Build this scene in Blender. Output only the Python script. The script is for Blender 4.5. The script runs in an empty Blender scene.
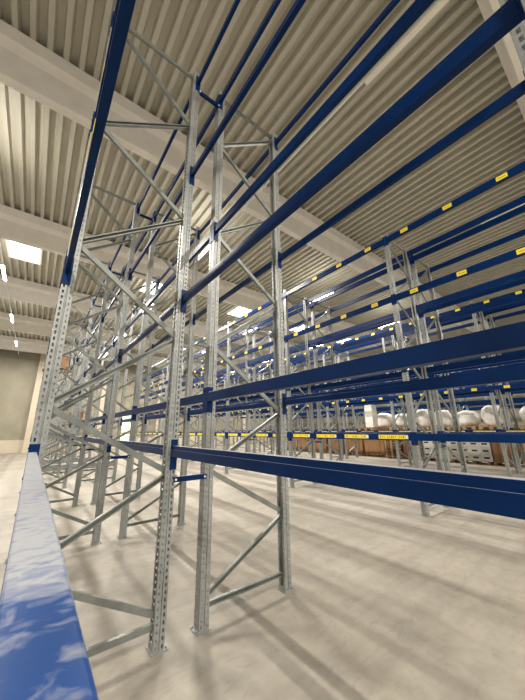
import bpy, math, random
from mathutils import Matrix, Vector
random.seed(7)
sc = bpy.context.scene
COL = sc.collection

# ---------------------------------------------------------------- camera
cam_d = bpy.data.cameras.new('camera')
cam = bpy.data.objects.new('camera', cam_d); COL.objects.link(cam)
cam_d.sensor_fit = 'VERTICAL'; cam_d.sensor_height = 36.0; cam_d.lens = 287.03 * 36.0 / 700.0
cam_d.clip_start = 0.02; cam_d.clip_end = 200
cx = Vector((0.79125, -0.61137, -0.01215)); dn = Vector((0.15299, 0.21715, -0.96407)); fw = Vector((0.59204, 0.76097, 0.26535))
m = Matrix((( cx.x, -dn.x, -fw.x, 0), (cx.y, -dn.y, -fw.y, 0), (cx.z, -dn.z, -fw.z, 1.637), (0, 0, 0, 1)))
cam.matrix_world = m
sc.camera = cam
# ---------------------------------------------------------------- world, exposure
w = bpy.data.worlds.new('world'); sc.world = w; w.use_nodes = True
bgn = w.node_tree.nodes['Background']
bgn.inputs[0].default_value = (1.0, 0.955, 0.885, 1); bgn.inputs[1].default_value = 0.66
sc.view_settings.view_transform = 'Standard'; sc.view_settings.look = 'None'
sc.view_settings.gamma = 1.0; sc.view_settings.use_curve_mapping = False
sc.view_settings.exposure = 0.28
sc.cycles.max_bounces = 6; sc.cycles.diffuse_bounces = 4; sc.cycles.glossy_bounces = 3
sc.cycles.sample_clamp_indirect = 4.0
LAMP_W = 410.0; UP_W = 22.0
LAMP_Z = 7.93
TRACK_X = (-1.9, 3.98, 10.4, 16.8, 23.5)
LIT_Y = [-3.8, 8.55, 14.7, 20.85, 27.0]
for tx in TRACK_X:
    for ly in LIT_Y + [-9.9]:
        l = bpy.data.lights.new('luminaire_light', 'AREA'); l.shape = 'RECTANGLE'
        l.size = 0.10; l.size_y = 1.5; l.energy = LAMP_W; l.color = (1.0, 0.94, 0.85)
        lo = bpy.data.objects.new('luminaire_light', l); COL.objects.link(lo); lo.location = (tx, ly, LAMP_Z - 0.055)
        u = bpy.data.lights.new('added_ceiling_fill', 'AREA'); u.shape = 'RECTANGLE'  # added upward fill to brighten deck and girders, not a visible fixture
        u.size = 0.05; u.size_y = 1.5; u.energy = UP_W; u.color = (1.0, 0.94, 0.85)
        uo = bpy.data.objects.new('added_ceiling_fill', u); COL.objects.link(uo); uo.location = (tx, ly, LAMP_Z + 0.102); uo.rotation_euler = (math.pi, 0, 0)

# ---------------------------------------------------------------- materials
def mat(name, col, rough=0.6, metal=0.0, noise=None, spec=0.5, emit=None, estr=0):
    mt = bpy.data.materials.new(name); mt.use_nodes = True
    nt = mt.node_tree; b = nt.nodes['Principled BSDF']
    b.inputs['Base Color'].default_value = (*col, 1); b.inputs['Roughness'].default_value = rough
    b.inputs['Metallic'].default_value = metal; b.inputs['Specular IOR Level'].default_value = spec
    if emit: b.inputs['Emission Color'].default_value = (*emit, 1); b.inputs['Emission Strength'].default_value = estr
    if noise:
        sc_, amt, det = noise
        tc = nt.nodes.new('ShaderNodeTexCoord'); n = nt.nodes.new('ShaderNodeTexNoise')
        n.inputs['Scale'].default_value = sc_; n.inputs['Detail'].default_value = det
        nt.links.new(tc.outputs['Object'], n.inputs['Vector'])
        r = nt.nodes.new('ShaderNodeValToRGB')
        r.color_ramp.elements[0].position = 0.3; r.color_ramp.elements[1].position = 0.7
        r.color_ramp.elements[0].color = (*[c * (1 - amt) for c in col], 1)
        r.color_ramp.elements[1].color = (*[min(1, c * (1 + amt)) for c in col], 1)
        nt.links.new(n.outputs['Fac'], r.inputs['Fac']); nt.links.new(r.outputs['Color'], b.inputs['Base Color'])
    return mt
def dust_top(mt):
    """settled building dust on faces that lie flat and face up"""
    nt = mt.node_tree; b = nt.nodes['Principled BSDF']; L = nt.links; src = b.inputs['Base Color'].links[0].from_socket
    geo = nt.nodes.new('ShaderNodeNewGeometry'); sp = nt.nodes.new('ShaderNodeSeparateXYZ'); L.new(geo.outputs['True Normal'], sp.inputs['Vector'])
    gt = nt.nodes.new('ShaderNodeMath'); gt.operation = 'GREATER_THAN'; gt.inputs[1].default_value = .92; L.new(sp.outputs['Z'], gt.inputs[0])
    ml = nt.nodes.new('ShaderNodeMath'); ml.operation = 'MULTIPLY'; ml.inputs[1].default_value = .75; L.new(gt.outputs[0], ml.inputs[0])
    mx = nt.nodes.new('ShaderNodeMix'); mx.data_type = 'RGBA'; L.new(ml.outputs[0], mx.inputs['Factor']); L.new(src, mx.inputs['A'])
    mx.inputs['B'].default_value = (.50, .50, .50, 1); L.new(mx.outputs['Result'], b.inputs['Base Color'])
M = {}
M['zinc'] = mat('galvanised_steel', (0.33, 0.34, 0.325), 0.42, 0.4, (22, 0.14, 3))
M['brace'] = mat('galvanised_brace', (0.225, 0.24, 0.22), 0.42, 0.4, (14, 0.12, 3))
M['blue'] = mat('blue_paint', (0.0012, 0.021, 0.098), 0.30, 0.0, (5, 0.12, 2), 0.13)
dust_top(M['blue'])
M['yellow'] = mat('yellow_label', (0.90, 0.70, 0.03), 0.5)
M['ink'] = mat('black_print', (0.02, 0.02, 0.02), 0.6)
M['white'] = mat('white_plastic', (0.80, 0.80, 0.76), 0.5)
M['tag_white'] = mat('white_paper', (0.80, 0.78, 0.72), 0.6)
M['concrete'] = mat('precast_concrete', (0.80, 0.755, 0.68), 0.8, 0, (3.0, 0.05, 4))
M['deck'] = mat('roof_deck_paint', (0.50, 0.475, 0.39), 0.5, 0, (1.2, 0.06, 3))
M['wallsheet'] = mat('beige_wall', (0.29, 0.265, 0.195), 0.55, 0, (0.9, 0.14, 5))
M['wallcream'] = mat('cream_wall', (0.58, 0.51, 0.40), 0.8, 0, (0.8, 0.06, 4))
M['cardboard'] = mat('brown_cardboard', (0.27, 0.14, 0.06), 0.8, 0, (3, 0.15, 3))
M['carton'] = mat('white_cardboard', (0.72, 0.70, 0.65), 0.7, 0, (3, 0.04, 3))
M['wood'] = mat('pallet_wood', (0.33, 0.21, 0.11), 0.8, 0, (7, 0.2, 3))
M['dark'] = mat('dark_rubber', (0.015, 0.015, 0.016), 0.6)
M['bag'] = mat('white_film', (0.88, 0.86, 0.80), 0.45, 0, (4, 0.05, 3))
M['lamp'] = mat('lamp_diffuser', (1, 1, 1), 0.5, 0, None, 0.5, (1.0, 0.88, 0.66), 26.0)
M['lampoff'] = mat('lamp_diffuser_off', (0.85, 0.80, 0.66), 0.5)
M['sky'] = mat('skylight_pane', (1, 1, 1), 0.4, 0, None, 0.5, (0.95, 0.98, 1.0), 5.0)
M['orange'] = mat('orange_paint', (0.75, 0.22, 0.02), 0.5)
M['grey'] = mat('grey_steel', (0.30, 0.31, 0.30), 0.5, 0.4, (6, 0.2, 3))

def window_mat():
    mt = bpy.data.materials.new('daylit_pane'); mt.use_nodes = True; nt = mt.node_tree; b = nt.nodes['Principled BSDF']
    tc = nt.nodes.new('ShaderNodeTexCoord'); n = nt.nodes.new('ShaderNodeTexNoise'); n.inputs['Scale'].default_value = 2.2; n.inputs['Detail'].default_value = 5
    r = nt.nodes.new('ShaderNodeValToRGB'); r.color_ramp.elements[0].position = .38; r.color_ramp.elements[1].position = .62
    r.color_ramp.elements[0].color = (.22, .42, .08, 1); r.color_ramp.elements[1].color = (.9, .95, .55, 1)
    nt.links.new(tc.outputs['Object'], n.inputs['Vector']); nt.links.new(n.outputs['Fac'], r.inputs['Fac'])
    nt.links.new(r.outputs['Color'], b.inputs['Emission Color']); b.inputs['Emission Strength'].default_value = 1.3
    b.inputs['Roughness'].default_value = .1
    return mt
M['pane'] = window_mat()

def floor_mat():
    mt = bpy.data.materials.new('floor_concrete'); mt.use_nodes = True; nt = mt.node_tree; b = nt.nodes['Principled BSDF']
    L = nt.links; tc = nt.nodes.new('ShaderNodeTexCoord')
    def noise(scale, det, sx=1, sy=1, rot=0, dist=0):
        mp = nt.nodes.new('ShaderNodeMapping'); mp.inputs['Scale'].default_value = (sx, sy, 1); mp.inputs['Rotation'].default_value = (0, 0, rot)
        n = nt.nodes.new('ShaderNodeTexNoise'); n.inputs['Scale'].default_value = scale; n.inputs['Detail'].default_value = det; n.inputs['Distortion'].default_value = dist
        L.new(tc.outputs['Object'], mp.inputs['Vector']); L.new(mp.outputs['Vector'], n.inputs['Vector']); return n.outputs['Fac']
    def ramp(fac, p0, p1, c0, c1):
        r = nt.nodes.new('ShaderNodeValToRGB'); r.color_ramp.elements[0].position = p0; r.color_ramp.elements[1].position = p1
        r.color_ramp.elements[0].color = (*c0, 1); r.color_ramp.elements[1].color = (*c1, 1); L.new(fac, r.inputs['Fac']); return r.outputs['Color']
    def mul(a, c, f=1.0):
        x = nt.nodes.new('ShaderNodeMix'); x.data_type = 'RGBA'; x.blend_type = 'MULTIPLY'; x.inputs['Factor'].default_value = f
        L.new(a, x.inputs['A']); L.new(c, x.inputs['B']); return x.outputs['Result']
    base = ramp(noise(0.55, 6, dist=.6), .3, .7, (.29, .262, .218), (.385, .35, .295))
    fine = ramp(noise(9, 8), .3, .7, (.90, .90, .90), (1.05, 1.05, 1.04))
    streak = ramp(noise(1.6, 5, 0.35, 3.2, .25), .36, .58, (.88, .88, .89), (1, 1, 1))
    streak2 = ramp(noise(.7, 5, 2.0, .5, -.5, 1.2), .30, .55, (.84, .84, .84), (1, 1, 1))
    scuff = ramp(noise(5.5, 9, 1.0, 2.4, .5, 1.5), .56, .74, (1, 1, 1), (.84, .83, .82))
    pale = ramp(noise(2.3, 8, 1.6, .8, -.6, 1.0), .60, .72, (1, 1, 1), (1.10, 1.09, 1.08))
    c = mul(mul(mul(mul(mul(base, fine), streak), streak2), scuff), pale)
    L.new(c, b.inputs['Base Color'])
    rr = ramp(noise(0.9, 5), .3, .7, (.38,) * 3, (.62,) * 3); L.new(rr, b.inputs['Roughness'])
    b.inputs['Specular IOR Level'].default_value = .35
    return mt
M['floor'] = floor_mat()

def dusty_mat():     # blue paint under a layer of building dust with wiped smears
    mt = bpy.data.materials.new('dusty_blue_paint'); mt.use_nodes = True; nt = mt.node_tree; b = nt.nodes['Principled BSDF']; L = nt.links
    tc = nt.nodes.new('ShaderNodeTexCoord'); mp = nt.nodes.new('ShaderNodeMapping'); mp.inputs['Scale'].default_value = (14, 22, 1); mp.inputs['Rotation'].default_value = (0, 0, .5)
    n = nt.nodes.new('ShaderNodeTexNoise'); n.inputs['Scale'].default_value = 2.6; n.inputs['Detail'].default_value = 7; n.inputs['Distortion'].default_value = .8
    L.new(tc.outputs['Object'], mp.inputs['Vector']); L.new(mp.outputs['Vector'], n.inputs['Vector'])
    sx = nt.nodes.new('ShaderNodeSeparateXYZ'); L.new(tc.outputs['Object'], sx.inputs['Vector'])
    mr = nt.nodes.new('ShaderNodeMapRange'); mr.inputs['From Min'].default_value = 0.86; mr.inputs['From Max'].default_value = 1.02
    mr.inputs['To Min'].default_value = .34; mr.inputs['To Max'].default_value = -.10
    L.new(sx.outputs['Y'], mr.inputs['Value'])
    ad = nt.nodes.new('ShaderNodeMath'); ad.operation = 'ADD'; L.new(n.outputs['Fac'], ad.inputs[0]); L.new(mr.outputs['Result'], ad.inputs[1])
    geo = nt.nodes.new('ShaderNodeNewGeometry'); sn = nt.nodes.new('ShaderNodeSeparateXYZ'); L.new(geo.outputs['Normal'], sn.inputs['Vector'])
    ramp = nt.nodes.new('ShaderNodeValToRGB'); e = ramp.color_ramp.elements; e[0].position = .46; e[1].position = .85
    e[0].color = (0, 0, 0, 1); e[1].color = (.93, .93, .93, 1); L.new(ad.outputs[0], ramp.inputs['Fac'])
    mu = nt.nodes.new('ShaderNodeMath'); mu.operation = 'MULTIPLY'; mu.use_clamp = True; L.new(ramp.outputs['Color'], mu.inputs[0]); L.new(sn.outputs['Z'], mu.inputs[1])
    mx = nt.nodes.new('ShaderNodeMix'); mx.data_type = 'RGBA'; L.new(mu.outputs[0], mx.inputs['Factor'])
    mx.inputs['A'].default_value = (.006, .055, .23, 1); mx.inputs['B'].default_value = (.37, .38, .395, 1)
    L.new(mx.outputs['Result'], b.inputs['Base Color']); b.inputs['Specular IOR Level'].default_value = .25
    mr2 = nt.nodes.new('ShaderNodeMapRange'); mr2.inputs['To Min'].default_value = .3; mr2.inputs['To Max'].default_value = .8; L.new(mu.outputs[0], mr2.inputs['Value']); L.new(mr2.outputs['Result'], b.inputs['Roughness'])
    return mt
M['dusty'] = dusty_mat()

# ---------------------------------------------------------------- mesh helpers
class MB:
    def __init__(s): s.v = []; s.f = []; s.mi = []; s.cur = 0
    def box(s, a, b):
        i = len(s.v); x0, y0, z0 = a; x1, y1, z1 = b
        s.v += [(x0,y0,z0),(x1,y0,z0),(x1,y1,z0),(x0,y1,z0),(x0,y0,z1),(x1,y0,z1),(x1,y1,z1),(x0,y1,z1)]
        for q in ((0,3,2,1),(4,5,6,7),(0,1,5,4),(1,2,6,5),(2,3,7,6),(3,0,4,7)): s.f.append(tuple(i+k for k in q)); s.mi.append(s.cur)
        return i
    def obox(s, p, ex, ey, ez):          # oriented box: corner p and three edge vectors
        i = len(s.v); p, ex, ey, ez = map(Vector, (p, ex, ey, ez))
        for c in (p, p+ex, p+ex+ey, p+ey, p+ez, p+ex+ez, p+ex+ey+ez, p+ey+ez): s.v.append(tuple(c))
        for q in ((0,3,2,1),(4,5,6,7),(0,1,5,4),(1,2,6,5),(2,3,7,6),(3,0,4,7)): s.f.append(tuple(i+k for k in q)); s.mi.append(s.cur)
    def prism_y(s, prof, y0, y1, caps=True):   # profile in x,z extruded along y
        i = len(s.v); n = len(prof)
        s.v += [(x, y0, z) for x, z in prof] + [(x, y1, z) for x, z in prof]
        for k in range(n): j = (k+1) % n; s.f.append((i+k, i+j, i+n+j, i+n+k)); s.mi.append(s.cur)
        if caps: s.f.append(tuple(i+k for k in reversed(range(n)))); s.f.append(tuple(i+n+k for k in range(n))); s.mi += [s.cur]*2
    def prism_x(s, prof, x0, x1):              # profile in y,z extruded along x
        i = len(s.v); n = len(prof)
        s.v += [(x0, y, z) for y, z in prof] + [(x1, y, z) for y, z in prof]
        for k in range(n): j = (k+1) % n; s.f.append((i+k, i+j, i+n+j, i+n+k)); s.mi.append(s.cur)
        s.f.append(tuple(i+k for k in reversed(range(n)))); s.f.append(tuple(i+n+k for k in range(n))); s.mi += [s.cur]*2
    def cyl(s, c, r, h, axis='z', n=12):
        i = len(s.v)
        for t in (0, h):
            for k in range(n):
                a = 2*math.pi*k/n; u, v_ = r*math.cos(a), r*math.sin(a)
                d = {'z': (u, v_, t), 'y': (u, t, v_), 'x': (t, u, v_)}[axis]
                s.v.append((c[0]+d[0], c[1]+d[1], c[2]+d[2]))
        for k in range(n): j = (k+1) % n; s.f.append((i+k, i+j, i+n+j, i+n+k)); s.mi.append(s.cur)
        s.f.append(tuple(i+k for k in reversed(range(n)))); s.f.append(tuple(i+n+k for k in range(n))); s.mi += [s.cur]*2
    def mesh(s, name, mats, fix=True):
        me = bpy.data.meshes.new(name); me.from_pydata(s.v, [], s.f)
        for mm in (mats if isinstance(mats, (list, tuple)) else [mats]): me.materials.append(mm)
        me.polygons.foreach_set('material_index', s.mi)
        if fix:
            import bmesh
            bm = bmesh.new(); bm.from_mesh(me); bmesh.ops.recalc_face_normals(bm, faces=bm.faces); bm.to_mesh(me); bm.free()
        me.update(); return me
def obj(name, me, parent=None, loc=(0,0,0), rz=0.0):
    o = bpy.data.objects.new(name, me); COL.objects.link(o); o.location = loc; o.rotation_euler = (0, 0, rz)
    if parent: o.parent = parent
    return o
def tag(o, label, cat, group=None, kind=None):
    if label: o['label'] = label
    if cat: o['category'] = cat
    if group: o['group'] = group
    o['kind'] = kind or 'thing'
    return o
def empty(name, loc, rz=0.0):
    o = bpy.data.objects.new(name, None); COL.objects.link(o); o.location = loc; o.rotation_euler = (0, 0, rz); o.empty_display_size = .1
    return o
def copy_tree(o, parent=None):
    c = o.copy(); COL.objects.link(c)
    if parent: c.parent = parent
    for ch in [x for x in KIDS.get(o.name, [])]:
        c2 = copy_tree(ch, c); KIDS.setdefault(c.name, []).append(c2)
    return c
KIDS = {}
def part(name, me, parent, loc=(0,0,0), rz=0.0):
    o = obj(name, me, parent, loc, rz); KIDS.setdefault(parent.name, []).append(o); return o
def struct(name, me): o = obj(name, me); o['kind'] = 'structure'; return o
ORD = ['zeroth','first','second','third','fourth','fifth','sixth','seventh','eighth','ninth','tenth','eleventh','twelfth']

# ---------------------------------------------------------------- the hall
CZ = 9.30
mb = MB(); mb.box((-14, -12, -.2), (31, 32.2, 0)); struct('floor', mb.mesh('floor', M['floor']))
# trapezoidal roof deck: narrow lower flanges, wide raised troughs, ribs along y
mb = MB(); P = .28; n = int(45 / P); prof = []
for k in range(n + 1):
    x = -14 + k * P
    prof += [(x, CZ + .15), (x + .125, CZ + .15), (x + .155, CZ), (x + .25, CZ), ]
i = 0
vs = []; fs = []
for (x, z) in prof: vs += [(x, -12, z), (x, 32.2, z)]
for k in range(len(prof) - 1): fs.append((2*k, 2*k+1, 2*k+3, 2*k+2))
mb.v = vs; mb.f = fs; mb.mi = [0]*len(fs)
mb.box((-14, -12, CZ + .17), (31, 32.2, CZ + .30))
struct('ceiling', mb.mesh('ceiling', M['deck'], fix=False))
# precast roof girders across the hall
gp = [(-.24, 1.10), (-.24, .78), (-.11, .64), (-.11, .02), (-.09, 0), (.09, 0), (.11, .02), (.11, .64), (.24, .78), (.24, 1.10)]
for k in range(-1, 6):
    mb = MB(); y = 6.17 * k - .03
    mb.prism_x([(y + a, CZ - 1.10 + b) for a, b in gp], -14, 31)
    struct('trim_%d' % (k + 2), mb.mesh('girder', M['concrete']))
# back wall, with plinth, columns and a window
WY = 32.2
WX0, WX1, WZ0, WZ1 = 6.75, 7.95, .45, 3.2
mb = MB()
mb.box((-14, WY, 1.0), (WX0, WY + .3, CZ + .17)); mb.box((WX1, WY, 1.0), (31, WY + .3, CZ + .17))
mb.box((WX0, WY, WZ1), (WX1, WY + .3, CZ + .17))
struct('wall_back', mb.mesh('wall_back', M['wallsheet']))
mb = MB(); mb.box((-14, WY - .06, 0), (WX0, WY + .3, 1.0)); mb.box((WX1, WY - .06, 0), (31, WY + .3, 1.0)); mb.box((WX0, WY-.06, 0), (WX1, WY + .3, WZ0))
struct('baseboard_back', mb.mesh('plinth', M['wallcream']))
for i, x in enumerate((-6.2, -.12, 5.1, 10.6, 16.2, 21.8, 27.4)):
    mb = MB(); mb.box((x - .3, WY - .35, 0), (x + .3, WY - .06, CZ - .1)); struct('trim_%d' % (20 + i), mb.mesh('column', M['wallcream']))
mb = MB(); mb.box((-14, WY - .12, CZ - .28), (31, WY - .01, CZ - .02)); struct('trim_30', mb.mesh('eaves_beam', M['wallcream']))
mb = MB(); mb.box((31, -12, 0), (31.3, WY + .3, CZ + .17)); struct('wall_right', mb.mesh('wall_right', M['wallsheet']))
win = struct('window_1', None) if False else empty('window_1', (0, 0, 0)); win['kind'] = 'structure'
mb = MB(); mb.box((WX0, WY + .12, WZ0), (WX1, WY + .14, WZ1)); obj('pane', mb.mesh('pane', M['pane']), win)
mb = MB()
for x in (WX0, (WX0 + WX1) / 2 - .02, WX1 - .05): mb.box((x, WY + .05, WZ0), (x + .05, WY + .12, WZ1))
for k in range(5): z = WZ0 + (WZ1 - WZ0 - .05) * k / 4; mb.box((WX0, WY + .06, z), (WX1, WY + .115, z + .05))
obj('window_frame', mb.mesh('window_frame', M['white']), win)
# skylights set in the deck
for j, (sx, sy) in enumerate([(-1.45, 14.9), (4.15, 14.9), (9.85, 14.9), (15.6, 14.9), (21.4, 14.9), (-1.45, 27.2), (4.15, 27.2), (9.85, 27.2), (15.6, 27.2), (21.4, 27.2)]):
    s = empty('window_%d' % (j + 2), (sx, sy, CZ)); s['kind'] = 'structure'
    mb = MB(); mb.box((-.52, -.95, -.02), (.52, .95, -.005)); obj('skylight_pane', mb.mesh('skylight_pane', M['sky']), s)
    mb = MB(); 
    for a, b in (((-.60, -1.03, -.05), (-.52, 1.03, .01)), ((.52, -1.03, -.05), (.60, 1.03, .01)), ((-.52, -1.03, -.05), (.52, -.95, .01)), ((-.52, .95, -.05), (.52, 1.03, .01))): mb.box(a, b)
    obj('skylight_frame', mb.mesh('skylight_frame', M['white']), s)

# ---------------------------------------------------------------- light tracks and luminaires
TN = ['over the open floor left of the racks', 'over the aisle right of the nearest racks', 'over the second aisle', 'over the third aisle', 'over the farthest aisle']
for ti, tx in enumerate(TRACK_X):
    mb = MB(); mb.box((-.018, -8, -.018), (.018, 31.4, .018))
    t = obj('light_track', mb.mesh('light_track', M['white']), None, (tx, 0, LAMP_Z + .075))
    tag(t, 'thin white light track ' + TN[ti], 'light track', 'light tracks under the girders')
    mb = MB()
    for k in range(0, 6):
        mb = MB(); mb.box((-.02, 6.17*k - .06, .0185), (.02, 6.17*k, .024)); mb.box((-.006, 6.17*k - .036, .024), (.006, 6.17*k - .024, .195)); obj('bracket', mb.mesh('bracket', M['grey']), t)
    ys = [(y, True, 1.5) for y in LIT_Y[1:]] + [(0.35, False, 3.0)]
    for q, (ly, lit, ln) in enumerate(sorted(ys)):
        l = empty('luminaire', (tx, ly, LAMP_Z))
        mb = MB(); mb.prism_y([(-.04, 0), (-.055, -.02), (.055, -.02), (.04, 0), (.025, .05), (-.025, .05)], -ln/2, ln/2); part('housing', mb.mesh('housing', M['white']), l)
        mb = MB(); mb.prism_y([(-.05, -.021), (-.038, -.045), (.038, -.045), (.05, -.021)], -ln/2 + .02, ln/2 - .02); part('diffuser', mb.mesh('diffuser', M['lamp' if lit else 'lampoff']), l)
        tag(l, ('%s strip light, %s from the camera, %s' % ('glowing' if lit else 'unlit white', ORD[q + 1], TN[ti])), 'ceiling light', 'strip lights on the tracks')

# ---------------------------------------------------------------- racking parts
PH = 6.30; DX = .97
def post_mesh():
    """perforated omega post, front face towards +x, centre at the origin, 2 mm sheet with punched slots"""
    mb = MB(); pitch = .05; n = int(PH / pitch); T = .0022
    def quad(a, b_, c, d): i = len(mb.v); mb.v += [tuple(a), tuple(b_), tuple(c), tuple(d)]; mb.f.append((i, i+1, i+2, i+3)); mb.mi.append(0)
    def strip(p0, p1, hw, hh, nrm, zoff=.025):   # vertical sheet strip p0..p1 (x,y) with one hole per pitch
        p0, p1, nv = Vector(p0), Vector(p1), Vector(nrm) * -T; d = (p1 - p0); W = d.length; u0 = (W - hw) / 2 / W; u1 = 1 - u0
        us = (0, u0, u1, 1); zs = []
        for k in range(n): z = k * pitch; zs += [z, z + zoff - hh/2, z + zoff + hh/2]
        zs.append(n * pitch)
        for off in (Vector((0, 0)), nv):
            base = len(mb.v)
            for z in zs:
                for u in us: q = p0 + d * u + off; mb.v.append((q.x, q.y, z))
            for r in range(len(zs) - 1):
                if r % 3 == 1:
                    for c in (0, 2): a = base + r*4 + c; mb.f.append((a, a+1, a+5, a+4)); mb.mi.append(0)
                else:
                    a = base + r*4; mb.f.append((a, a+1, a+2, a+3, a+7, a+6, a+5, a+4)); mb.mi.append(0)
        for k in range(n):                       # rims of the holes
            z0, z1 = k*pitch + zoff - hh/2, k*pitch + zoff + hh/2; A = p0 + d*u0; B = p0 + d*u1
            for P_, za, Q_, zb in ((A, z0, A, z1), (B, z0, B, z1), (A, z0, B, z0), (A, z1, B, z1)):
                quad((P_.x, P_.y, za), (P_.x + nv.x, P_.y + nv.y, za), (Q_.x + nv.x, Q_.y + nv.y, zb), (Q_.x, Q_.y, zb))
    def plain(p0, p1):
        d = Vector(p1) - Vector(p0); nv = Vector((-d.y, d.x)).normalized() * T; z = n*pitch
        i = len(mb.v); p0, p1 = Vector(p0), Vector(p1)
        for zz in (0, z):
            for q in (p0 - nv*.3, p1 - nv*.3, p1 + nv*.7, p0 + nv*.7): mb.v.append((q.x, q.y, zz))
        for q in ((0,3,2,1),(4,5,6,7),(0,1,5,4),(1,2,6,5),(2,3,7,6),(3,0,4,7)): mb.f.append(tuple(i+k for k in q)); mb.mi.append(0)
    X, Y = .045, .05
    strip((X, -Y), (X, -.012), .014, .029, (1, 0)); plain((X, -.012), (X - .01, -.006)); plain((X - .01, -.006), (X - .01, .006)); plain((X - .01, .006), (X, .012)); strip((X, .012), (X, Y), .014, .029, (1, 0))
    for s in (1, -1):
        strip((X, s*Y), (.006, s*Y), .013, .027, (0, s))
        plain((.006, s*Y), (.002, s*(Y - .008))); plain((.002, s*(Y - .008)), (-.004, s*(Y - .008))); plain((-.004, s*(Y - .008)), (-.008, s*Y))
        strip((-.008, s*Y), (-X, s*Y), .009, .017, (0, s))
        strip((-X, s*Y), (-X, s*(Y - .028)), .011, .026, (-1, 0))
    return mb.mesh('post', M['zinc'], fix=False)
POST = post_mesh()
mb = MB(); mb.box((-.06, -.065, 0), (.075, .065, .008)); mb.box((-.047, -.052, .008), (-.044, .052, .05)); mb.cyl((.062, .045, .008), .009, .014); mb.cyl((.062, -.045, .008), .009, .014)
FOOT = mb.mesh('base_plate', M['grey'])
def brace_mesh(p, q, flip=False):
    p, q = Vector(p), Vector(q); d = (q - p).normalized(); nrm = Vector((0, -1 if flip else 1, 0)); s = d.cross(nrm).normalized()
    W, D, T = .044, .032, .002; mb = MB(); a = p - s * W/2; L = q - p
    mb.obox(a + nrm*(D/2 - T), L, s*W, nrm*T)
    mb.obox(a - nrm*D/2, L, s*T, nrm*(D - T)); mb.obox(a + s*(W - T) - nrm*D/2, L, s*T, nrm*(D - T))
    mb.obox(a - nrm*D/2 + s*T, L, s*.009, nrm*T); mb.obox(a + s*(W - T) - s*.009 - nrm*D/2, L, s*.009, nrm*T)
    for e in (p + d*.03, q - d*.03): mb.cyl((e.x, e.y - D/2 - .004, e.z), .008, .004, 'y', 8)
    return mb.mesh('brace', M['brace'])
NZ = [.21, .73, 1.27, 1.83, 2.52, 3.23, 3.93, 4.62, 5.33, 6.10]
x_in, x_out = -DX/2 + .03, DX/2 - .03
BR = [brace_mesh((x_in, 0, .16), (x_out, 0, .16))]
for k in range(len(NZ) - 1):
    a, b = (x_in, x_out) if k % 2 == 0 else (x_out, x_in)
    BR.append(brace_mesh((a, 0, NZ[k] + .02), (b, 0, NZ[k+1] - .02), k % 2 == 1))
BR.append(brace_mesh((x_in, 0, 6.18), (x_out, 0, 6.18)))
# local +x = the outer face of the double row; origin at frame centre on the floor
def make_frame():
    f = empty('upright_frame', (0, 0, 0))
    part('post', POST, f, (DX/2, 0, .008)); part('post', POST, f, (-DX/2, 0, .008), math.pi)
    part('base_plate', FOOT, f, (DX/2, 0, 0)); part('base_plate', FOOT, f, (-DX/2, 0, 0), math.pi)
    for b in BR: part('brace', b, f)
    return f
frame0 = make_frame(); used = {'frame': False}
def put_frame(xc, y, flip, label, group):
    f = frame0 if not used['frame'] else copy_tree(frame0)
    used['frame'] = True
    f.location = (xc, y, 0); f.rotation_euler = (0, 0, math.pi if flip else 0); tag(f, label, 'rack frame', group)

def beam_profile(h):
    return [(-.012, -h), (.050, -h), (.050, h), (.000, h), (.000, h - .032), (-.012, h - .032)]
def bevel_prof(pr, r=.003):
    out = []
    n = len(pr)
    for i in range(n):
        p = Vector(pr[i]); a = (Vector(pr[i-1]) - p).normalized(); b = (Vector(pr[(i+1) % n]) - p).normalized()
        out += [tuple(p + a*r), tuple(p + (a + b)*r*.3), tuple(p + b*r)]
    return out
def beam_parts(L, m, slim=False):
    pr = [(.000, -.046), (.038, -.046), (.038, .046), (.008, .046), (.008, .020), (.000, .020)] if slim else beam_profile(.046 if L < 3 else .070)
    mb = MB(); mb.prism_y(bevel_prof(pr, .003), -L/2 + .004, L/2 - .004); bar = mb.mesh('bar', m)
    con = []
    for s in (1, -1):
        mb = MB(); y = s * L/2
        mb.box((-.012, min(y, y - s*.004), -.155), (.050, max(y, y - s*.004), .10))
        mb.box((.0475, min(y, y + s*.046), -.155), (.051, max(y, y + s*.046), .10))
        mb.cyl((.051, y + s*.024, .07), .006, .004, 'x', 8); mb.cyl((.051, y + s*.024, -.125), .006, .004, 'x', 8)
        con.append(mb.mesh('connector', M['blue']))
    return bar, con
mb = MB(); mb.box((.0502, -.085, -.045), (.0525, .085, .046)); mb.cur = 1
for dy, hz in ((-.05, .012), (-.03, .016), (-.012, .010), (.006, .018), (.028, .014), (.046, .010)): mb.box((.0525, dy, -.01), (.0530, dy + .011, -.01 + hz))
SMALL = mb.mesh('label_plate', [M['yellow'], M['ink']])
mb = MB(); mb.box((.0502, -.29, -.042), (.0525, .31, .042)); mb.cur = 1
for k in range(13): 
    if k in (3, 9): continue
    mb.box((.0525, -.25 + k*.043, -.022), (.0530, -.25 + k*.043 + (.008 if k % 3 else .018), .022))
mb.cur = 2; mb.box((.0502, .315, -.038), (.0526, .37, .038))
LONG = mb.mesh('label_plate', [M['yellow'], M['ink'], M['tag_white']])
PARTS = {}
for L in (2.70, 3.60): PARTS[L] = beam_parts(L, M['blue'])
DUST = beam_parts(2.70, M['dusty']); SLIM = beam_parts(2.70, M['blue'], True)
PROTO = {}
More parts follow.
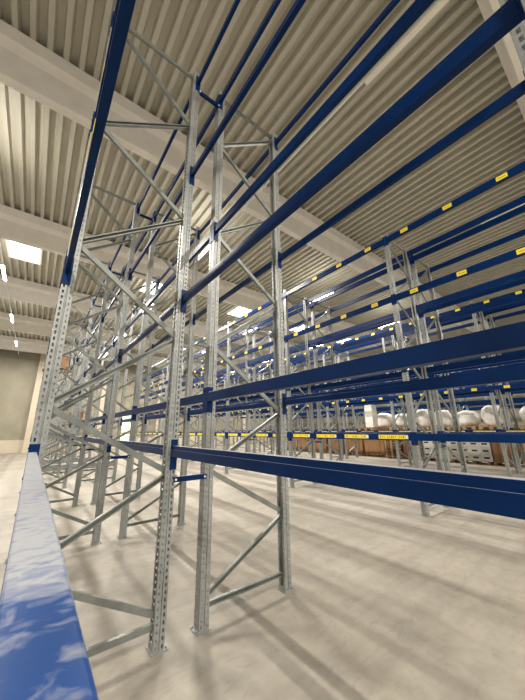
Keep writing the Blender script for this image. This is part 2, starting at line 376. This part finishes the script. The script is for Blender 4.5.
def put_beam(L, x, y, z, out, lab, label, group, bay_n=3, dusty=False):
    """x,y,z post centre line, span centre, beam centre; out=+1 outer face to +x; lab None/'small'/'long'"""
    slim = L < 3 and z > 2.2
    key = (L, lab, out if lab else 0, dusty, slim)
    if key not in PROTO:
        b = empty('pallet_beam', (0, 0, 0)); bar, con = DUST if dusty else (SLIM if slim else PARTS[L])
        part('bar', bar, b); part('connector', con[0], b); part('connector', con[1], b)
        if lab:
            pitch = .917 if L > 3 else .9; n = 4 if L > 3 else 3
            for k in range(n):
                yy = -pitch*(n-1)/2 + k*pitch
                part('label_plate', SMALL if lab == 'small' else LONG, b, (-.012 if slim else 0, yy, 0))
        PROTO[key] = b; o = b
    else: o = copy_tree(PROTO[key])
    o.location = (x, y, z); o.rotation_euler = (0, 0, 0 if out > 0 else math.pi); tag(o, label, 'pallet rack beam', group); return o
def put_spacer(x0, x1, y, z, label, group):
    mb = MB(); mb.box((x0, -.016, -.02), (x1, .016, .02)); mb.box((x0 - .002, -.03, -.024), (x0 + .004, .0, .024)); mb.box((x1 - .004, -.03, -.024), (x1 + .002, 0, .024))
    if not hasattr(put_spacer, 'm'):
        w_ = (x1 - x0); mb = MB(); mb.box((-w_/2, -.003, -.022), (w_/2, .0, .022)); mb.box((-w_/2, -.003, .019), (w_/2, .03, .022)); mb.box((-w_/2, -.003, -.022), (w_/2, .03, -.019))
        mb.cur = 1; mb.cyl((-w_/2 + .02, -.009, 0), .010, .006, 'y', 10); mb.cyl((w_/2 - .02, -.009, 0), .010, .006, 'y', 10)
        put_spacer.m = mb.mesh('row_spacer', [M['blue'], M['white']])
    o = obj('row_spacer', put_spacer.m, None, ((x0 + x1)/2, y, z)); tag(o, label, 'spacer bar', group)

L4 = (1.455, 2.95, 4.57, 6.09)
L3 = (1.958, 3.955, 6.07)
LN4 = ('lowest', 'second', 'third', 'top'); LN3 = ('lowest', 'middle', 'top')
# ----- nearest double row: posts at x = .05, 1.02 | 1.40, 2.37
Y0, BAY = 2.703, 2.80
for k in range(-1, 10):
    y = Y0 + BAY*k; o_ = ORD[k + 2]
    put_frame(.535, y, True, 'perforated grey steel upright frame, %s from the camera, nearest rack row, left half' % o_, 'upright frames of the nearest double rack')
    put_frame(1.885, y + (.035 if k < 0 else 0), False, 'perforated grey steel upright frame, %s from the camera, nearest rack row, right half' % o_, 'upright frames of the nearest double rack')
    for z, wd in ((1.215, 'lower'), (5.94, 'upper')):
        put_spacer(1.02 + .03, 1.40 - .03, y - .056, z, 'short blue %s spacer bar joining the %s pair of nearest frames' % (wd, o_), 'spacer bars of the nearest double rack')
for k in range(-1, 9):
    y = Y0 + BAY*(k + .5); o_ = ORD[k + 2]
    for li, z in enumerate(L4):
        d = (k == -1 and li == 0)
        put_beam(2.70, .05, y, z, -1, 'small' if li else None, ('dusty blue beam at lower left, seen from above, nearest bay' if d else 'blue labelled beam, outer left face of the nearest rack, %s level, %s bay' % (LN4[li], o_)), 'blue beams of the nearest double rack', dusty=d)
        put_beam(2.70, 1.02, y, z, 1, None, 'blue beam, inner side of nearest rack left half, %s level, %s bay' % (LN4[li], o_), 'blue beams of the nearest double rack')
    for li, z in enumerate(L3):
        bs = []
        bs += [put_beam(2.70, 1.40, y, z, -1, None, 'blue beam, inner side of nearest rack right half, %s level, %s bay' % (LN3[li], o_), 'blue beams of the nearest double rack')]
        bs += [put_beam(2.70, 2.37, y, z, 1, None, 'blue beam, aisle face of nearest rack right half, %s level, %s bay' % (LN3[li], o_), 'blue beams of the nearest double rack')]
        if k < 0:
            for b_ in bs: b_.location.y += .0175; b_.scale.y = 2.665/2.70
# ----- double rows across the aisles, 3.7 m bays
CY0, CB = 2.95, 3.70
LR = (1.44, 2.93, 4.52, 6.075)
def far_row(x0, first, last, name, short, beams, cy0=CY0):
    xs = (x0, x0 + .97, x0 + 1.35, x0 + 2.32)
    for k in range(first, last + 1):
        y = cy0 + CB*k; o_ = ORD[k - first + 1]
        put_frame(x0 + .485, y, True, 'grey upright frame, near half of %s, %s from the right' % (short, o_), 'upright frames of ' + name)
        put_frame(x0 + 1.835, y, False, 'grey upright frame, far half of %s, %s from the right' % (short, o_), 'upright frames of ' + name)
        if beams: put_spacer(xs[1] + .03, xs[2] - .03, y - .056, 1.215, 'short blue spacer bar in %s, %s frame from the right' % (short, o_), 'spacer bars of ' + name)
    for k in range(first, last):
        y = cy0 + CB*(k + .5); o_ = ORD[k - first + 1]
        for li, z in enumerate(LR):
            for xi, (xx, out) in enumerate(zip(xs, (-1, 1, -1, 1))):
                if xi not in beams:
                    REST.append((xx, y, z, out)); continue
                face = ('aisle face', 'second line', 'third line', 'rear face')[xi]
                lab = (('long' if k >= 0 or x0 > 7 else None) if li == 0 else 'small') if xi == 0 else None
                put_beam(3.60, xx, y, z, out, lab, 'blue %sbeam, %s of %s, %s level, %s bay' % ('yellow-labelled ' if lab else '', face, short, LN4[li], o_), 'blue beams of ' + name)
REST = []
far_row(6.20, -1, 7, 'the rack row across the aisle', 'rack across the aisle', (0, 1, 2, 3))
far_row(12.62, -1, 7, 'the second rack row beyond the aisle', 'second rack beyond', (0,), CY0 + .15)
far_row(19.1, -1, 7, 'the third rack row beyond the aisle', 'third rack beyond', ())
far_row(25.5, 0, 7, 'the farthest rack row', 'farthest rack', ())
mb = MB()
for x, y, z, out in REST:
    a, b = (x - .008, x + .05) if out > 0 else (x - .05, x + .008)
    mb.box((a, y - 1.79, z - .07), (b, y + 1.79, z + .07))
    for s in (-1, 1): mb.box((x + out*.047, y + s*1.80 - .045 , z - .13), (x + out*.052, y + s*1.80 + .045, z + .125))
r = obj('far_rack_beams', mb.mesh('far_rack_beams', M['blue'])); tag(r, 'dense blue beams of the farthest rack rows at the back right', 'pallet rack beams', None, 'stuff')

# ---------------------------------------------------------------- goods
def pallet_mesh(w=1.2, d=.8, h=.144):
    mb = MB()
    for i in range(5): y = -d/2 + i*(d - .1)/4; mb.box((-w/2, y, h - .022), (w/2, y + .1, h))
    for x in (-w/2, -.05, w/2 - .1):
        mb.box((x, -d/2, h - .044), (x + .1, d/2, h - .023))
        for y in (-d/2, -.07, d/2 - .14): mb.box((x, y, .022), (x + .1, y + .14, h - .045))
    for y in (-d/2, -.05, d/2 - .1): mb.box((-w/2, y, 0), (w/2, y + .1, .021))
    return mb.mesh('pallet', M['wood'])
PAL = pallet_mesh()
def pallet(x, y, z, label, group, rz=math.pi/2):
    o = obj('pallet', PAL, None, (x, y, z), rz); tag(o, label, 'pallet', group); return o
GX = 15.95
# white cartons: three layers, each box with a dark handle slot facing the aisle
BW, BH, BD = .41, .295, .38
mb = MB(); mb.box((0, 0, 0), (BD, BW - .008, BH - .006)); CART = mb.mesh('carton_body', M['carton'])
mb = MB(); mb.box((-.004, .10, .11), (-.001, .31, .18)); SLOT = mb.mesh('handle_slot', M['ink'])
c0 = None
for col in range(7):
    for lay in range(4):
        yy = 4.38 + col*BW
        if c0 is None:
            c = empty('carton', (0, 0, 0)); part('box', CART, c); part('handle_slot', SLOT, c); c0 = c
        else: c = copy_tree(c0)
        c.location = (GX, yy, .145 + lay*BH)
        tag(c, 'white carton, %s layer, %s column from the right, on pallet behind far racks' % (('bottom', 'second', 'third', 'top')[lay], ORD[col + 1]), 'carton', 'white cartons stacked on pallets')
for i, y in enumerate((5.10, 6.50)):
    pallet(GX + .4, y, 0, 'wooden pallet under the white cartons, %s one' % ('right', 'left')[i], 'pallets under goods')
def crate(x, y, z, w, d, h, label, m='cardboard'):
    mb = MB(); mb.box((-d/2, -w/2, 0), (d/2, w/2, h)); 
    e = empty('storage_box', (x, y, z)); part('body', mb.mesh('body', M[m]), e)
    mb = MB(); mb.box((-d/2 - .006, -w/2 - .006, h - .10), (d/2 + .006, w/2 + .006, h + .006)); part('lid', mb.mesh('lid', M[m]), e)
    for yy in (-.3*w, .3*w):
        mb = MB(); mb.box((-d/2 - .008, yy - .008, 0), (-d/2 - .0062, yy + .008, h)); part('strap', mb.mesh('strap', M['dark']), e)
    tag(e, label, 'box', 'brown boxes behind the racks')
yb = [(3.78, 1.10), (7.80, .95), (10.0, 1.25), (11.4, 1.25), (12.8, 1.2), (14.2, 1.2), (15.6, 1.2), (17.0, 1.2)]
for i, (y, wv) in enumerate(yb):
    pallet(GX + .4, y, 0, 'wooden pallet under the %s brown box from the right' % ORD[i + 1], 'pallets under goods')
    crate(GX + .4, y, .146, wv, .8, 1.08, 'large brown cardboard box on floor pallet, %s from the right' % ORD[i + 1])
for k in range(8):
    pallet(GX + .4, 8.82, k*.146, 'empty wooden pallet in tall stack between brown boxes, %s from the floor' % ORD[k + 1], 'stack of empty pallets', math.pi)
# white film-wrapped bags on the second row's lowest level
def bag_mesh(seed):
    rnd = random.Random(seed); import bmesh
    bm = bmesh.new(); bmesh.ops.create_icosphere(bm, subdivisions=3, radius=1)
    ph = [rnd.uniform(0, 6.28) for _ in range(6)]
    for v in bm.verts:
        x, y, z = v.co; e = .62
        x, y = [math.copysign(abs(t)**e, t) for t in (x, y)]; z = math.copysign(abs(z)**.75, z)
        a = math.atan2(y, x); wv = 1 + .05*math.sin(5*a + ph[0]) + .04*math.sin(9*a + ph[1] + 2*z) + .03*math.sin(7*z + ph[2])
        v.co = (x*.47*wv, y*.47*wv, max(0, .34 + z*.36*(1 + .08*math.sin(3*a + ph[3]))))
    for f in bm.faces: f.smooth = True
    me = bpy.data.meshes.new('bag'); bm.to_mesh(me); bm.free(); me.materials.append(M['bag']); return me
BAGY = (1.5, 2.4, 3.65, 4.55, 5.45, 6.30, 7.35, 8.25)
BG = [bag_mesh(s) for s in (1, 2, 3)]
Z1 = 1.44 + .071
for i, y in enumerate(BAGY):
    pallet(14.455, y, Z1, 'wooden pallet on the far rack beam carrying the %s white bag from the right' % ORD[i + 1], 'pallets on the second far rack', 0)
    b = obj('bulk_bag', BG[i % 3], None, (14.44, y, Z1 + .146), i*.9); b.scale = (.80, .80, .95 + .12*((i*7) % 3 - .6))
    tag(b, 'bulging white plastic bag on far rack pallet, %s from the right' % ORD[i + 1], 'bag', 'white bags on the far rack')
pallet(13.105, 8.2, Z1, 'wooden pallet under the tall white wrapped load', 'pallets on the second far rack', 0)
e = empty('wrapped_load', (13.105, 8.2, Z1 + .146))
mb = MB(); mb.box((-.22, -.20, 0), (.22, .20, .86)); part('lower_stack', mb.mesh('lower_stack', M['carton']), e)
mb = MB(); mb.box((-.20, -.19, .862), (.20, .19, 1.06)); part('top_box', mb.mesh('top_box', M['carton']), e)
tag(e, 'tall white wrapped load standing on far rack pallet', 'wrapped load')
# brown boxes on the nearest rack's far bays
for (x, y, z, lab) in ((.535, 17.9, 4.57 + .047, 'brown cardboard box high on the nearest rack near its far end'), (1.885, 20.9, 1.958 + .047, 'brown cardboard box low on the nearest rack near its far end')):
    pallet(x, y, z, 'wooden pallet under ' + lab.replace('brown cardboard', 'the brown'), 'pallets on the nearest rack', 0)
    mb = MB(); mb.box((-.40, -.36, 0), (.40, .36, .62)); e = empty('storage_box', (x, y, z + .146)); part('body', mb.mesh('body', M['cardboard']), e)
    mb = MB(); mb.box((-.405, -.365, .56), (.405, .365, .626)); part('lid', mb.mesh('lid', M['cardboard']), e); tag(e, lab, 'box')
# bundles of grey steel profiles lying across the far floor
for i, (x, y) in enumerate(((1.9, 15.3), (1.9, 18.2))):
    e = empty('profile_bundle', (x, y, 0))
    for yy in (-.9, .9): mb = MB(); mb.box((-1.6 , yy - .05, 0), (1.6, yy + .05, .10)); 
    mb = MB()
    for r_ in range(2):
        for c_ in range(5): mb.box((-1.35, -.3 + c_*.12, .10 + r_*.12), (1.35, -.19 + c_*.12, .21 + r_*.12))
    part('steel_profiles', mb.mesh('steel_profiles', M['grey']), e)
    for xx in (-.9, .9): mb = MB(); mb.box((xx - .05, -.35, 0), (xx + .05, .35, .098)); part('bearer', mb.mesh('bearer', M['wood']), e)
    tag(e, 'bundle of grey steel profiles on the floor, %s one' % ('nearer', 'farther')[i], 'steel bundle', 'steel bundles')
